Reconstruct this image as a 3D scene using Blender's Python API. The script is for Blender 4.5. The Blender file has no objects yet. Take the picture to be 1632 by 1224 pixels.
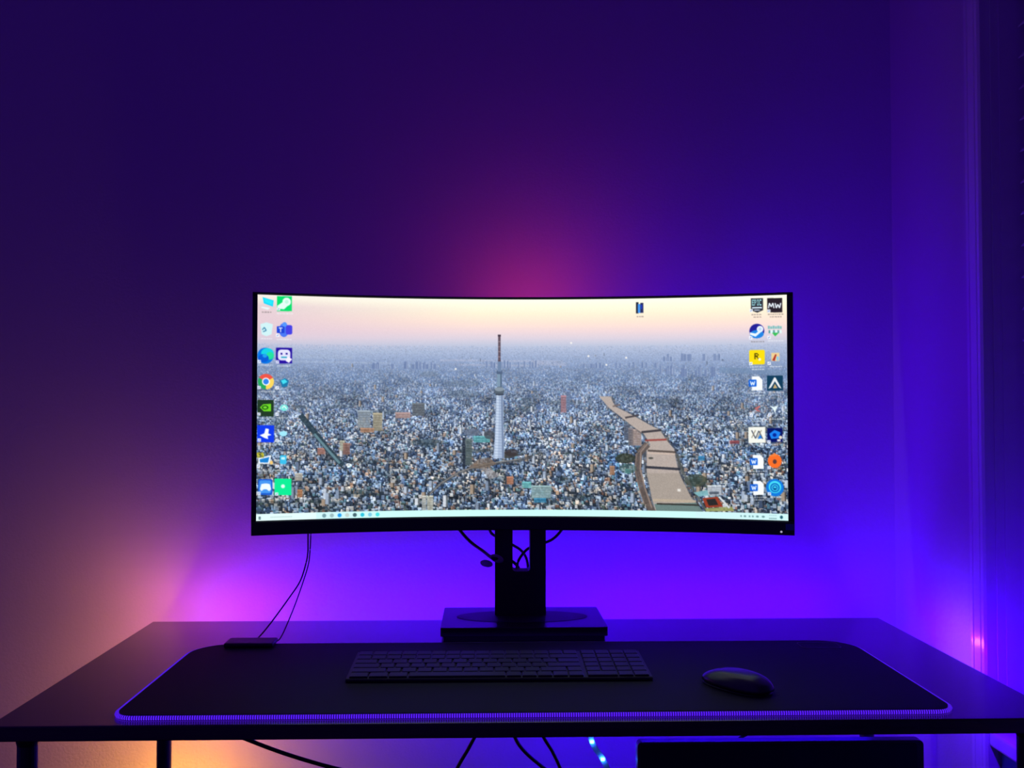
import bpy, bmesh, math, random
import numpy as np
from mathutils import Vector, Matrix

scene = bpy.context.scene
COL = scene.collection

# ---------------------------------------------------------------- camera, world, exposure
cam_data = bpy.data.cameras.new('camera'); cam = bpy.data.objects.new('camera', cam_data); COL.objects.link(cam)
cam_data.sensor_width = 36.0; cam_data.lens = 36.0 * 1600.0 / 1632.0; cam_data.clip_start = 0.02
cam.location = (0.0, 0.0, 1.07)
cam.rotation_euler = (math.radians(90 + 1.54), 0.0, math.radians(-1.505))
scene.camera = cam

world = bpy.data.worlds.new('night'); scene.world = world; world.use_nodes = True
world.node_tree.nodes['Background'].inputs[0].default_value = (0.14, 0.022, 1.0, 1)
world.node_tree.nodes['Background'].inputs[1].default_value = 0.138

scene.view_settings.view_transform = 'Standard'; scene.view_settings.look = 'None'
scene.view_settings.exposure = 0.0; scene.view_settings.gamma = 1.0; scene.view_settings.use_curve_mapping = False
scene.cycles.sample_clamp_indirect = 4.0
scene.cycles.max_bounces = 8; scene.cycles.diffuse_bounces = 5

# light output of every LED (radiance): colour, strength
LED = {'orange': ((1.0, 0.36, 0.015), 330.0), 'amber': ((1.0, 0.38, 0.012), 900.0), 'peach': ((1.0, 0.15, 0.26), 270.0), 'magenta': ((0.36, 0.001, 1.0), 400.0), 'violet': ((0.055, 0.0002, 1.0), 580.0),
       'pale': ((0.13, 0.025, 1.0), 560.0), 'blue': ((0.012, 0.0003, 1.0), 900.0), 'deep': ((0.02, 0.0003, 1.0), 130.0), 'cyan': ((0.02, 0.16, 1.0), 60.0), 'red': ((1.0, 0.05, 0.10), 46.0), 'purple': ((0.07, 0.0003, 1.0), 150.0)}

# ---------------------------------------------------------------- helpers
def mat_nodes(name):
    m = bpy.data.materials.new(name); m.use_nodes = True
    nt = m.node_tree; return m, nt, nt.nodes['Principled BSDF']
def pmat(name, col, rough=.5, metal=0.0, spec=.5, bump=None, coat=0.0, vary=None):
    """Principled material; bump = (scale, strength, distance), vary = (scale, amount) tones the colour with noise."""
    m, nt, p = mat_nodes(name)
    p.inputs['Base Color'].default_value = (*col, 1); p.inputs['Roughness'].default_value = rough
    p.inputs['Metallic'].default_value = metal; p.inputs['Specular IOR Level'].default_value = spec; p.inputs['Coat Weight'].default_value = coat
    tc = nt.nodes.new('ShaderNodeTexCoord')
    if bump:
        n = nt.nodes.new('ShaderNodeTexNoise'); n.inputs['Scale'].default_value = bump[0]; n.inputs['Detail'].default_value = 3
        b = nt.nodes.new('ShaderNodeBump'); b.inputs['Strength'].default_value = bump[1]; b.inputs['Distance'].default_value = bump[2]
        nt.links.new(tc.outputs['Object'], n.inputs['Vector']); nt.links.new(n.outputs['Fac'], b.inputs['Height']); nt.links.new(b.outputs['Normal'], p.inputs['Normal'])
    if vary:
        n = nt.nodes.new('ShaderNodeTexNoise'); n.inputs['Scale'].default_value = vary[0]; n.inputs['Detail'].default_value = 4
        r = nt.nodes.new('ShaderNodeValToRGB'); a = vary[1]
        r.color_ramp.elements[0].position = .3; r.color_ramp.elements[1].position = .7
        r.color_ramp.elements[0].color = (*[c * (1 - a) for c in col], 1); r.color_ramp.elements[1].color = (*[min(1, c * (1 + a)) for c in col], 1)
        nt.links.new(tc.outputs['Object'], n.inputs['Vector']); nt.links.new(n.outputs['Fac'], r.inputs['Fac']); nt.links.new(r.outputs['Color'], p.inputs['Base Color'])
    return m
def emat(name, col, strength):
    m = bpy.data.materials.new(name); m.use_nodes = True; nt = m.node_tree; nt.nodes.clear()
    o = nt.nodes.new('ShaderNodeOutputMaterial'); e = nt.nodes.new('ShaderNodeEmission')
    e.inputs[0].default_value = (*col, 1); e.inputs[1].default_value = strength
    nt.links.new(e.outputs[0], o.inputs[0]); return m
def thing(name, label, cat, loc=(0, 0, 0), group=None):
    o = bpy.data.objects.new(name, None); COL.objects.link(o); o.location = loc; o.empty_display_size = .05
    return tag(o, label, cat, group)
def tag(o, label, cat=None, group=None):
    o['label'] = label
    if cat: o['category'] = cat
    if group: o['group'] = group
    return o
def wloc(o):
    v = Vector((0, 0, 0))
    while o: v += o.location; o = o.parent
    return v
def link(name, me, m, parent=None, smooth=False):
    """Link a mesh whose vertices are in world coordinates, whatever its parent's place."""
    if m is not None and not me.materials: me.materials.append(m)
    o = bpy.data.objects.new(name, me); COL.objects.link(o)
    if parent: o.parent = parent; o.location = -wloc(parent)
    if smooth:
        for p in me.polygons: p.use_smooth = True
    return o
def from_bm(name, bm, m, parent=None, smooth=False):
    bmesh.ops.recalc_face_normals(bm, faces=bm.faces)
    me = bpy.data.meshes.new(name); bm.to_mesh(me); bm.free(); return link(name, me, m, parent, smooth)
def add_box(bm, x0, x1, y0, y1, z0, z1, bev=0.0, seg=2):
    r = bmesh.ops.create_cube(bm, size=1.0); vs = r['verts']
    for v in vs: v.co = Vector(((x0 + x1) / 2 + v.co.x * (x1 - x0), (y0 + y1) / 2 + v.co.y * (y1 - y0), (z0 + z1) / 2 + v.co.z * (z1 - z0)))
    if bev: bmesh.ops.bevel(bm, geom=list({e for v in vs for e in v.link_edges}), offset=bev, segments=seg, profile=.6, affect='EDGES')
def box(name, x0, x1, y0, y1, z0, z1, m, parent=None, bev=0.0, seg=2):
    bm = bmesh.new(); add_box(bm, x0, x1, y0, y1, z0, z1, bev, seg); return from_bm(name, bm, m, parent)
def add_prism(bm, pts, axis, a, b):
    """Extrude the 2-D outline pts along axis from a to b. axis z: (x,y), y: (x,z), x: (y,z)."""
    f = {'z': lambda p, t: (p[0], p[1], t), 'y': lambda p, t: (p[0], t, p[1]), 'x': lambda p, t: (t, p[0], p[1])}[axis]
    A = [bm.verts.new(f(p, a)) for p in pts]; B = [bm.verts.new(f(p, b)) for p in pts]; n = len(pts)
    bm.faces.new(A); bm.faces.new(B[::-1])
    for i in range(n): bm.faces.new((A[i], B[i], B[(i + 1) % n], A[(i + 1) % n]))
def prism(name, pts, axis, a, b, m, parent=None, bev=0.0):
    bm = bmesh.new(); add_prism(bm, pts, axis, a, b)
    if bev: bmesh.ops.bevel(bm, geom=bm.edges[:], offset=bev, segments=2, profile=.6, affect='EDGES', clamp_overlap=True)
    return from_bm(name, bm, m, parent)
def rounded(x0, x1, y0, y1, r, n=8):
    """Outline of a rectangle with corner radii r = (bottom-left, bottom-right, top-right, top-left), counter-clockwise."""
    P = []
    for (cx, cy, a0, q) in [(x0 + r[0], y0 + r[0], 180, r[0]), (x1 - r[1], y0 + r[1], 270, r[1]), (x1 - r[2], y1 - r[2], 0, r[2]), (x0 + r[3], y1 - r[3], 90, r[3])]:
        for k in range(n + 1):
            t = math.radians(a0 + 90.0 * k / n); P.append((cx + q * math.cos(t), cy + q * math.sin(t)))
    return P
def spline(pts, n=10):
    P = [Vector(p) for p in pts]; Q = [2 * P[0] - P[1]] + P + [2 * P[-1] - P[-2]]; out = []
    for i in range(1, len(Q) - 2):
        a, b, c, d = Q[i - 1:i + 3]
        for k in range(n):
            t = k / n; out.append(.5 * ((2 * b) + (c - a) * t + (2 * a - 5 * b + 4 * c - d) * t * t + (3 * b - a - 3 * c + d) * t ** 3))
    return out + [P[-1]]
def add_tube(bm, P, r, n=8, closed=False):
    P = [Vector(p) for p in P]; rings = []; m = len(P)
    up = Vector((0, 0, 1))
    for i in range(m):
        t = (P[(i + 1) % m] - P[i - 1]) if closed else (P[min(i + 1, m - 1)] - P[max(i - 1, 0)])
        t.normalize()
        ref = up if abs(t.dot(up)) < .95 else Vector((0, 1, 0))
        u = t.cross(ref).normalized(); v = u.cross(t).normalized()
        rings.append([bm.verts.new(P[i] + (u * math.cos(2 * math.pi * k / n) + v * math.sin(2 * math.pi * k / n)) * r) for k in range(n)])
    for i in range(m if closed else m - 1):
        A, B = rings[i], rings[(i + 1) % m]
        for k in range(n): bm.faces.new((A[k], A[(k + 1) % n], B[(k + 1) % n], B[k]))
    if not closed: bm.faces.new(rings[0]); bm.faces.new(rings[-1][::-1])
def tube(name, P, r, m, parent=None, n=8, closed=False):
    bm = bmesh.new(); add_tube(bm, P, r, n, closed); return from_bm(name, bm, m, parent, True)
def lathe(name, prof, cx, cy, m, parent=None, n=24):
    bm = bmesh.new(); rings = [[bm.verts.new((cx + r * math.cos(2 * math.pi * k / n), cy + r * math.sin(2 * math.pi * k / n), z)) for k in range(n)] for (r, z) in prof]
    for A, B in zip(rings, rings[1:]):
        for k in range(n): bm.faces.new((A[k], A[(k + 1) % n], B[(k + 1) % n], B[k]))
    bm.faces.new(rings[0]); bm.faces.new(rings[-1]); return from_bm(name, bm, m, parent)

# ---------------------------------------------------------------- materials
M = {}
M['wall'] = pmat('wall_paint', (.60, .58, .60), .75, spec=.25, bump=(260, .25, .002))
M['trim'] = pmat('gloss_trim_paint', (.80, .78, .80), .22, spec=.6, bump=(40, .06, .002))
M['panel'] = pmat('dark_gloss_panel', (.05, .22, .40), .25)
M['floor'] = pmat('floor_boards', (.05, .038, .03), .5, vary=(6, .3))
M['blind'] = pmat('blind_slat_paint', (.66, .64, .68), .45)
M['black'] = pmat('black_plastic', (.018, .018, .022), .5, bump=(900, .08, .0005))
M['satin'] = pmat('black_satin_plastic', (.010, .010, .013), .30)
M['gloss'] = pmat('black_gloss_plastic', (.006, .006, .010), .10)
M['cable'] = pmat('black_cable_rubber', (.008, .008, .010), .5)
M['leg'] = pmat('black_powder_coat', (.010, .010, .013), .33, metal=0.0, spec=.6)
M['cloth'] = pmat('black_mat_cloth', (.014, .012, .026), .7, spec=.25, bump=(2500, .2, .0003))
M['key'] = pmat('charcoal_key_plastic', (.022, .022, .028), .5)
M['mouse'] = pmat('graphite_mouse_plastic', (.05, .05, .055), .27)
M['pcb'] = pmat('white_flex_tape', (.5, .5, .5), .5)
M['thread'] = pmat('violet_stitch_thread', (.30, .22, .60), .6)
M['tagm'] = pmat('pale_cable_tag', (.6, .5, .62), .5)
M['square'] = pmat('blue_square', (.05, .05, .35), .4)
M['mark'] = pmat('grey_stitched_mark', (.16, .14, .20), .7)
M['glass'] = pmat('dark_window_glass', (.004, .004, .008), .05)
M['case'] = pmat('black_case_metal', (.05, .05, .06), .3)
M['caseglass'] = pmat('black_glossy_panel', (.016, .022, .045), .2)
M['tube'] = emat('mat_light_guide', (.10, .012, 1.0), 1.1)
M['power'] = emat('power_light', (.55, .5, .75), .7)
for k, (c, s) in LED.items(): M['led_' + k] = emat('led_' + k, c, s)
def wood():
    m, nt, p = mat_nodes('dark_wood_laminate')
    tc = nt.nodes.new('ShaderNodeTexCoord'); mp = nt.nodes.new('ShaderNodeMapping'); mp.inputs['Scale'].default_value = (3.0, 90.0, 40.0)
    n = nt.nodes.new('ShaderNodeTexNoise'); n.inputs['Scale'].default_value = 2.2; n.inputs['Detail'].default_value = 6; n.inputs['Roughness'].default_value = .65
    r = nt.nodes.new('ShaderNodeValToRGB'); r.color_ramp.elements[0].position = .3; r.color_ramp.elements[1].position = .72
    r.color_ramp.elements[0].color = (.022, .016, .014, 1); r.color_ramp.elements[1].color = (.062, .046, .040, 1)
    b = nt.nodes.new('ShaderNodeBump'); b.inputs['Strength'].default_value = .12; b.inputs['Distance'].default_value = .001
    L = nt.links; L.new(tc.outputs['Object'], mp.inputs['Vector']); L.new(mp.outputs['Vector'], n.inputs['Vector']); L.new(n.outputs['Fac'], r.inputs['Fac'])
    L.new(r.outputs['Color'], p.inputs['Base Color']); L.new(n.outputs['Fac'], b.inputs['Height']); L.new(b.outputs['Normal'], p.inputs['Normal'])
    p.inputs['Roughness'].default_value = .27; p.inputs['Specular IOR Level'].default_value = .6; p.inputs['Coat Weight'].default_value = .4; p.inputs['Coat Roughness'].default_value = .16
    return m
M['wood'] = wood()
tn = M['tagm'].node_tree; tt = tn.nodes.new('ShaderNodeBsdfTranslucent'); tt.inputs[0].default_value = (.55, .45, .6, 1)      # thin tag lets light through
tm = tn.nodes.new('ShaderNodeMixShader'); tm.inputs[0].default_value = .5
tn.links.new(tn.nodes['Principled BSDF'].outputs[0], tm.inputs[1]); tn.links.new(tt.outputs[0], tm.inputs[2]); tn.links.new(tm.outputs[0], tn.nodes['Material Output'].inputs[0])

# ---------------------------------------------------------------- the picture shown on the monitor
def paint_screen():
    """Paint the desktop picture (city seen from the air, icons, task bar) as an sRGB array, row 0 on top."""
    W, H, SC = 1012, 424, 1.2
    rng = np.random.default_rng(7)
    yt = lambda x: 475.5 - 6.0 * ((x - 880.0) / 470.0) ** 2
    yb = lambda x: 818.5 + 10.5 * ((x - 820.0) / 420.0) ** 2
    def C(x, y):                                   # layout units -> canvas pixels
        return (x - 411.0) * SC, (y - yt(x)) / (yb(x) - yt(x)) * H
    img = np.zeros((H, W, 3))
    gx, gy = np.meshgrid(np.arange(W) / SC + 411.0, 475.0 + (np.arange(H) + .5) / H * 345.0)
    ys = [474, 484, 498, 512, 526, 538, 548, 558, 572, 600, 650, 720, 790, 822]
    cs = np.array([(255, 255, 240), (255, 252, 226), (255, 242, 214), (254, 228, 212), (240, 216, 218), (218, 208, 222), (192, 198, 220),
                   (174, 186, 214), (150, 168, 204), (106, 130, 172), (78, 98, 136), (56, 70, 92), (42, 53, 68), (38, 48, 60)], float)
    for k in range(3):
        img[..., k] = np.interp(gy, ys, cs[:, k])
    # left part of the sky: pinker and dimmer
    wl = np.clip((760 - gx) / 330, 0, 1) * np.clip((560 - gy) / 30, 0, 1)
    img += (np.array([222, 198, 212]) - img) * (wl * np.clip((gy - 472) / 26, .35, .8))[..., None]
    img += (rng.random((H, W, 1)) - .5) * 5
    def blend(x0, x1, y0, y1, col, a=1.0):
        x0, x1, y0, y1 = int(round(x0)), int(round(x1)), int(round(y0)), int(round(y1))
        x0, y0, x1, y1 = max(x0, 0), max(y0, 0), min(max(x1, x0 + 1), W), min(max(y1, y0 + 1), H)
        if x0 < x1 and y0 < y1:
            s = img[y0:y1, x0:x1]; s += (np.asarray(col, float) - s) * a
    def cover(fn, x0, x1, y0, y1, col, a=1.0):     # anti-aliased fill of fn(x, y) > 0
        x0, y0, x1, y1 = max(int(x0) - 1, 0), max(int(y0) - 1, 0), min(int(x1) + 2, W), min(int(y1) + 2, H)
        if x0 >= x1 or y0 >= y1: return
        m = 0
        for sx in (.17, .5, .83):
            for sy in (.17, .5, .83):
                X, Y = np.meshgrid(np.arange(x0, x1) + sx, np.arange(y0, y1) + sy)
                m = m + fn(X, Y)
        s = img[y0:y1, x0:x1]; s += (np.asarray(col, float) - s) * (m[..., None] / 9.0 * a)
    def polyc(P, col, a=1.0):                      # polygon in canvas pixels
        P = np.asarray(P, float)
        def fn(X, Y):
            ins = np.zeros(X.shape, bool)
            for (ax, ay), (bx, by) in zip(P, np.roll(P, -1, 0)):
                if ay == by: continue
                ins ^= ((ay > Y) != (by > Y)) & (X < (bx - ax) * (Y - ay) / (by - ay) + ax)
            return ins.astype(float)
        cover(fn, P[:, 0].min(), P[:, 0].max(), P[:, 1].min(), P[:, 1].max(), col, a)
    def poly(P, col, a=1.0): polyc([C(*p) for p in P], col, a)
    def ell(x, y, rx, ry, col, a=1.0, rin=0.0):
        cx, cy = C(x, y); rx *= SC; ry *= SC
        def fn(X, Y):
            d = ((X - cx) / rx) ** 2 + ((Y - cy) / ry) ** 2
            return ((d < 1) & (d >= rin * rin)).astype(float)
        cover(fn, cx - rx, cx + rx, cy - ry, cy + ry, col, a)
    def line(P, w, col, a=1.0):
        for (ax, ay), (bx, by) in zip(P, P[1:]):
            L = math.hypot(bx - ax, by - ay) or 1; nx, ny = -(by - ay) / L * w / 2, (bx - ax) / L * w / 2
            poly([(ax + nx, ay + ny), (bx + nx, by + ny), (bx - nx, by - ny), (ax - nx, ay - ny)], col, a)
    def rect(x0, y0, x1, y1, col, a=1.0): poly([(x0, y0), (x1, y0), (x1, y1), (x0, y1)], col, a)
    haze = lambda y: math.exp(-max(y - 552, 0) / 78.0)
    HZ = np.array([164, 180, 212.])
    def hz(col, y, k=1.0): h = haze(y) * k; return np.asarray(col, float) * (1 - h) + HZ * h
    # distant water on the left and in the middle
    for (x0, x1, y, w, c) in [(411, 560, 566, 7, (176, 190, 212)), (411, 700, 558, 4, (170, 186, 212)), (430, 620, 575, 3, (182, 196, 216)),
                              (700, 900, 572, 3, (205, 200, 215)), (730, 860, 579, 3, (206, 200, 214)), (850, 905, 577, 5, (204, 196, 208))]:
        line([(x0, y), (x1, y + 2)], w, c, .38)
    # the carpet of houses, far to near
    pal = np.array([(226, 231, 238), (196, 207, 222), (165, 180, 202), (128, 144, 168), (98, 116, 146), (60, 76, 104), (44, 54, 76),
                    (36, 46, 62), (150, 128, 116), (126, 92, 82), (96, 140, 158), (176, 150, 128), (70, 88, 84), (206, 196, 186)], float)
    pw = np.array([7, 10, 14, 14, 13, 14, 12, 8, 5, 4, 5, 3, 4, 3], float); pw /= pw.sum()
    y = 551.0
    while y < 832:
        t = (y - 551) / 265.0
        s = 1.4 + 4.6 * max(t, 0) ** .95
        h = .08 + .92 * haze(y)
        TINT = np.array([.86, .95, 1.06]) * (1 - min(1, t * 1.2)) + np.array([.93, .94, .93]) * min(1, t * 1.2)
        n = int(843 / s * 1.05)
        xs = 408 + rng.random(n) * 850; ci = rng.choice(len(pal), n, p=pw); r = rng.random((n, 5))
        for i in range(n):
            c = pal[ci[i]] * TINT * (.80 + .3 * r[i, 0])
            c = c * (1 - h) + HZ * (1 + .34 * (r[i, 4] - .5)) * h
            px, py = (xs[i] - 411) * SC, (y + (r[i, 1] - .5) * s - 475) / 345 * H
            w = s * SC * (.35 + .65 * r[i, 2]); hh = s * SC * (.35 + .75 * r[i, 3] ** 2)
            a = .4 + .6 * min(1, t * 2.2)
            blend(px, px + w, py - hh, py, c, a)
            if s > 2.0:
                a *= min(1, (s - 2.0) / 1.6)
                blend(px + w, px + w * 1.35, py - hh * .7, py + 1, c * .42, a * .9)            # shaded side
                blend(px, px + w, py - hh - 1, py - hh, np.minimum(c * 1.35 + 12, 250), a * .8)   # roof edge
        y += max(.9, s * .34)
    # slow change of tone from district to district
    def slow(nx, ny):
        g = rng.random((ny, nx)); yy, xx = np.linspace(0, ny - 1.001, H), np.linspace(0, nx - 1.001, W); yi, xi = yy.astype(int), xx.astype(int); fy, fx = (yy - yi)[:, None], (xx - xi)[None]
        G = lambda a, b: g[np.minimum(yi + a, ny - 1)][:, np.minimum(xi + b, nx - 1)]
        return (G(0, 0) * (1 - fx) + G(0, 1) * fx) * (1 - fy) + (G(1, 0) * (1 - fx) + G(1, 1) * fx) * fy - .5
    near = np.clip((gy - 575) / 60, 0, 1)
    img *= 1 + near[..., None] * (.34 * slow(40, 22) + .34 * slow(90, 60))[..., None]
    img *= 1 + (near * np.clip((gy - 620) / 120, 0, 1))[..., None] * slow(70, 36)[..., None] * np.array([.34, .06, -.22])
    # large tone patches (parks, districts)
    for _ in range(46):
        x, yy = 411 + rng.random() * 843, 590 + rng.random() * 220
        ell(x, yy, 10 + 26 * rng.random(), 2 + 5 * rng.random(), hz((38, 52, 56), yy), .38)
    # taller blocks standing out of the carpet
    for _ in range(150):
        yy = 560 + 250 * rng.random() ** .8; x = 411 + rng.random() * 840
        t = (yy - 551) / 265; w = 1.2 + 4.2 * t; h = w * (1.5 + 2 * rng.random())
        c = hz(pal[rng.integers(0, 6)] if rng.random() < .7 else (172, 150, 128), yy, .8)
        rect(x, yy - h, x + w, yy, c, .9); rect(x + w, yy - h, x + w * 1.5, yy, c * .5, .85)
    for (x0, x1, yb_, n, top) in [(568, 690, 586, 26, 12), (770, 860, 584, 16, 13), (1040, 1080, 596, 8, 16), (1085, 1150, 600, 12, 20), (1060, 1160, 575, 14, 12), (930, 1050, 585, 16, 9)]:
        for _ in range(n):
            x = x0 + (x1 - x0) * rng.random(); h = top * (.5 + .5 * rng.random()); w = 2 + 2.5 * rng.random()
            rect(x, yb_ - h, x + w, yb_, hz((52, 74, 126), 592 + 16 * rng.random()), .75); rect(x + w, yb_ - h, x + w + 1.2, yb_, hz((190, 200, 220), 590), .5)
    line([(1150, 590), (1190, 592), (1250, 596)], 9, (112, 138, 172), .55)
    # named buildings and lots
    for (x0, y0, x1, y1, c) in [(568, 652, 588, 680, (150, 160, 168)), (592, 656, 607, 684, (176, 162, 128)), (572, 680, 594, 687, (186, 130, 92)),
                                (628, 655, 652, 664, (196, 152, 140)), (655, 640, 675, 660, (96, 100, 104)), (896, 628, 905, 655, (176, 120, 126)),
                                (905, 620, 911, 650, (110, 130, 168)), (671, 786, 678, 810, (196, 196, 186)), (679, 786, 689, 810, (208, 204, 180)),
                                (736, 694, 741, 742, (22, 28, 40)), (741, 696, 752, 738, (84, 98, 96)), (754, 692, 781, 702, (86, 178, 182)),
                                (808, 756, 819, 768, (206, 124, 84)), (833, 764, 848, 774, (110, 206, 206)), (848, 770, 880, 790, (150, 184, 184)),
                                (852, 790, 872, 797, (40, 130, 176)), (1010, 682, 1026, 708, (190, 160, 146)), (998, 674, 1008, 700, (84, 92, 112)),
                                (1005, 680, 1013, 708, (120, 110, 112)), (975, 740, 983, 754, (190, 130, 88)), (1000, 745, 1008, 752, (90, 190, 190)),
                                (1130, 772, 1152, 788, (216, 222, 230)), (1133, 782, 1148, 786, (60, 70, 84)), (1116, 726, 1126, 733, (40, 130, 190)),
                                (1165, 702, 1180, 707, (150, 60, 62)), (505, 712, 517, 722, (186, 120, 100)), (470, 752, 482, 764, (196, 182, 160)),
                                (540, 700, 548, 716, (196, 190, 160)), (545, 704, 556, 722, (150, 100, 84)), (474, 778, 482, 790, (190, 116, 66))]:
        c = np.asarray(c, float) * .8 + np.array([96, 108, 124]) * .2
        rect(x0, y0, x1, y1, c, .8)
        rect(x0, y0, x1, y0 + max(1.2, (y1 - y0) * .08), np.minimum(np.asarray(c) * 1.25, 250), .8)
        for k in range(int((y1 - y0) // 4)):
            rect(x0 + 1, y0 + 3 + 4 * k, x1 - 1, y0 + 4 + 4 * k, np.asarray(c) * .72, .5)
    # diagonal street / canal on the left
    line([(478, 660), (496, 682), (520, 712), (545, 740)], 9, (42, 60, 72), .85)
    line([(500, 690), (522, 716), (540, 736)], 4, (110, 146, 158), .85)
    # railway in front of the tower
    line([(680, 786), (700, 768), (730, 750), (770, 738), (830, 730), (850, 724)], 5, (74, 76, 82), .7)
    line([(684, 783), (702, 766), (732, 748), (772, 736), (832, 728)], 1.6, (150, 146, 140), .8)
    poly([(745, 742), (762, 728), (780, 726), (792, 736), (770, 744)], (120, 104, 92), .7)
    poly([(768, 744), (782, 742), (796, 756), (780, 760)], (150, 144, 144), .7)
    # river with its bridges, bank road and embankment on the right
    R = [(958, 630), (976, 630), (984, 646), (1012, 660), (1040, 676), (1056, 684), (1066, 700), (1078, 714), (1082, 738), (1088, 758), (1104, 790), (1118, 812),
         (1048, 812), (1042, 790), (1034, 748), (1034, 716), (1040, 706), (1030, 690), (1010, 676), (990, 660), (974, 648)]
    poly([(x + (4 if i < 12 else -4), y) for i, (x, y) in enumerate(R)], (80, 80, 84), .5)
    poly(R, (188, 174, 166), .92)
    poly([(1034, 752), (1086, 752), (1104, 790), (1112, 798), (1044, 798)], (158, 148, 138), .6)
    poly([(1046, 800), (1112, 799), (1124, 814), (1050, 814)], (104, 128, 126), .95)
    for (ax, ay, bx, by, w, c) in [(980, 646, 992, 643, 2.5, (120, 106, 104)), (1000, 664, 1022, 660, 3, (70, 66, 72)), (1026, 687, 1058, 684, 3.5, (56, 54, 62)),
                                   (1032, 700, 1066, 699, 3, (150, 66, 62)), (1036, 716, 1080, 719, 3, (84, 74, 70)), (1036, 720, 1080, 722, 2, (206, 184, 170)),
                                   (1032, 742, 1088, 746, 4, (44, 48, 60)), (1044, 794, 1112, 797, 4, (186, 170, 150)), (1050, 800, 1118, 803, 2.5, (48, 46, 44))]:
        line([(ax, ay), (bx, by)], w, c, .9)
    line([(1036, 706), (1022, 720), (1020, 746), (1026, 772), (1036, 800), (1044, 814)], 11, (96, 84, 80), .9)
    line([(1037, 704), (1025, 718), (1024, 746), (1031, 774), (1042, 806)], 2.2, (158, 138, 128), .8)
    line([(1032, 706), (1018, 722), (1016, 748), (1022, 776), (1030, 800)], 1.3, (150, 132, 124), .7)
    ell(1000, 728, 16, 8, (52, 58, 46), .8); ell(1112, 764, 18, 10, (60, 70, 60), .75); ell(1004, 744, 14, 8, (64, 92, 88), .6)
    line([(1082, 722), (1092, 752), (1112, 786), (1128, 812)], 4, (84, 88, 86), .8)
    rect(1083, 777, 1088, 781, (230, 226, 220)); ell(1041, 728, 4, 1.6, (80, 80, 76))
    poly([(1122, 792), (1146, 790), (1154, 806), (1128, 807)], (150, 62, 44)); poly([(1128, 794), (1142, 793), (1147, 803), (1132, 804)], (44, 42, 44))
    poly([(1126, 808), (1168, 806), (1172, 813), (1128, 813)], (150, 156, 96), .9); line([(1148, 790), (1164, 808)], 3, (206, 214, 220))
    poly([(1108, 783), (1130, 779), (1132, 788), (1116, 789)], (128, 182, 190), .9)
    img *= 1 + .10 * (rng.random((H, W, 1)) - .5) * np.clip((gy - 560) / 60, 0, 1)[..., None]
    # the lattice tower
    def taper(P, col, a=1.0): poly([(796 - w / 2 + dx, y) for (y, w, dx) in P] + [(796 + w / 2 + dx, y) for (y, w, dx) in reversed(P)], col, a)
    ell(752, 686, 14, 6, (96, 108, 130), .8); ell(780, 690, 9, 7, (72, 78, 88), .8)
    poly([(784, 727), (812, 727), (832, 722), (812, 717), (790, 718)], (66, 66, 64), .85)
    ell(816, 718, 11, 6, (58, 52, 56), .8)
    taper([(626, 11.5, .6), (660, 12.5, .4), (700, 15.5, 0), (727, 18, -1)], (168, 186, 214))
    taper([(626, 3.5, -2.5), (660, 4, -3), (700, 4.6, -4), (727, 5, -5)], (198, 214, 236), .9)
    taper([(626, 2.5, 4.2), (660, 2.6, 4.6), (700, 3, 5.6), (727, 3.2, 6)], (110, 128, 160), .9)
    for k in range(22):
        yy = 630 + k * 4.5; w = 11.5 + (yy - 626) * .065
        line([(796 - w / 2, yy), (796 + w / 2, yy + 1)], .8, (120, 138, 172), .6)
    taper([(592, 7.5, .2), (612, 8.2, .2), (626, 9, .3)], (126, 152, 176)); taper([(592, 2, 2.6), (626, 2.4, 3)], (74, 92, 118), .9)
    ell(796, 621, 8.0, 7.2, (86, 98, 112)); ell(796, 618, 7.6, 3.4, (136, 150, 164)); rect(789.5, 625, 803, 627.5, (62, 70, 86))
    rect(791.5, 588, 801, 594, (84, 102, 132)); rect(792.4, 585, 800, 587.5, (150, 166, 190)); taper([(574, 5, .2), (590, 6.2, .2)], (112, 134, 168))
    taper([(532, 3.6, 0), (574, 4.2, 0)], (78, 64, 78)); taper([(532, 1.2, 0), (574, 1.4, -.4)], (128, 108, 116), .8); rect(793.6, 531.5, 798.4, 534.5, (70, 58, 72))
    for yy in (542, 550, 558, 566): rect(793.8, yy, 798.2, yy + 1.2, (170, 150, 156), .7)
    for (x, y_) in [(913, 545), (941, 566), (970, 580), (725, 586), (1002, 569)]: ell(x, y_, 1.6, 1.6, (250, 246, 240), .9)
    # ---- icons
    G = {'E': ["1111", "1000", "1110", "1000", "1111"], 'P': ["1110", "1001", "1110", "1000", "1000"], 'I': ["111", "010", "010", "010", "111"],
         'C': ["0111", "1000", "1000", "1000", "0111"], 'M': ["10001", "11011", "10101", "10001", "10001"], 'W': ["10001", "10001", "10101", "11011", "10001"],
         'T': ["11111", "00100", "00100", "00100", "00100"], 'R': ["1110", "1001", "1110", "1010", "1001"], '5': ["1111", "1000", "1110", "0001", "1110"],
         '9': ["0110", "1001", "0111", "0001", "0110"], 'V': ["10001", "10001", "01010", "01010", "00100"], 'S': ["0111", "1000", "0110", "0001", "1110"],
         'X': ["1001", "1001", "0110", "1001", "1001"]}
    def text(s, x, y, u, v, col):
        for ch in s:
            g = G[ch]
            for j, row in enumerate(g):
                for i, b in enumerate(row):
                    if b == '1': rect(x + i * u, y + j * v, x + (i + 1) * u, y + (j + 1) * v, col)
            x += (len(g[0]) + .8) * u
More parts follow.
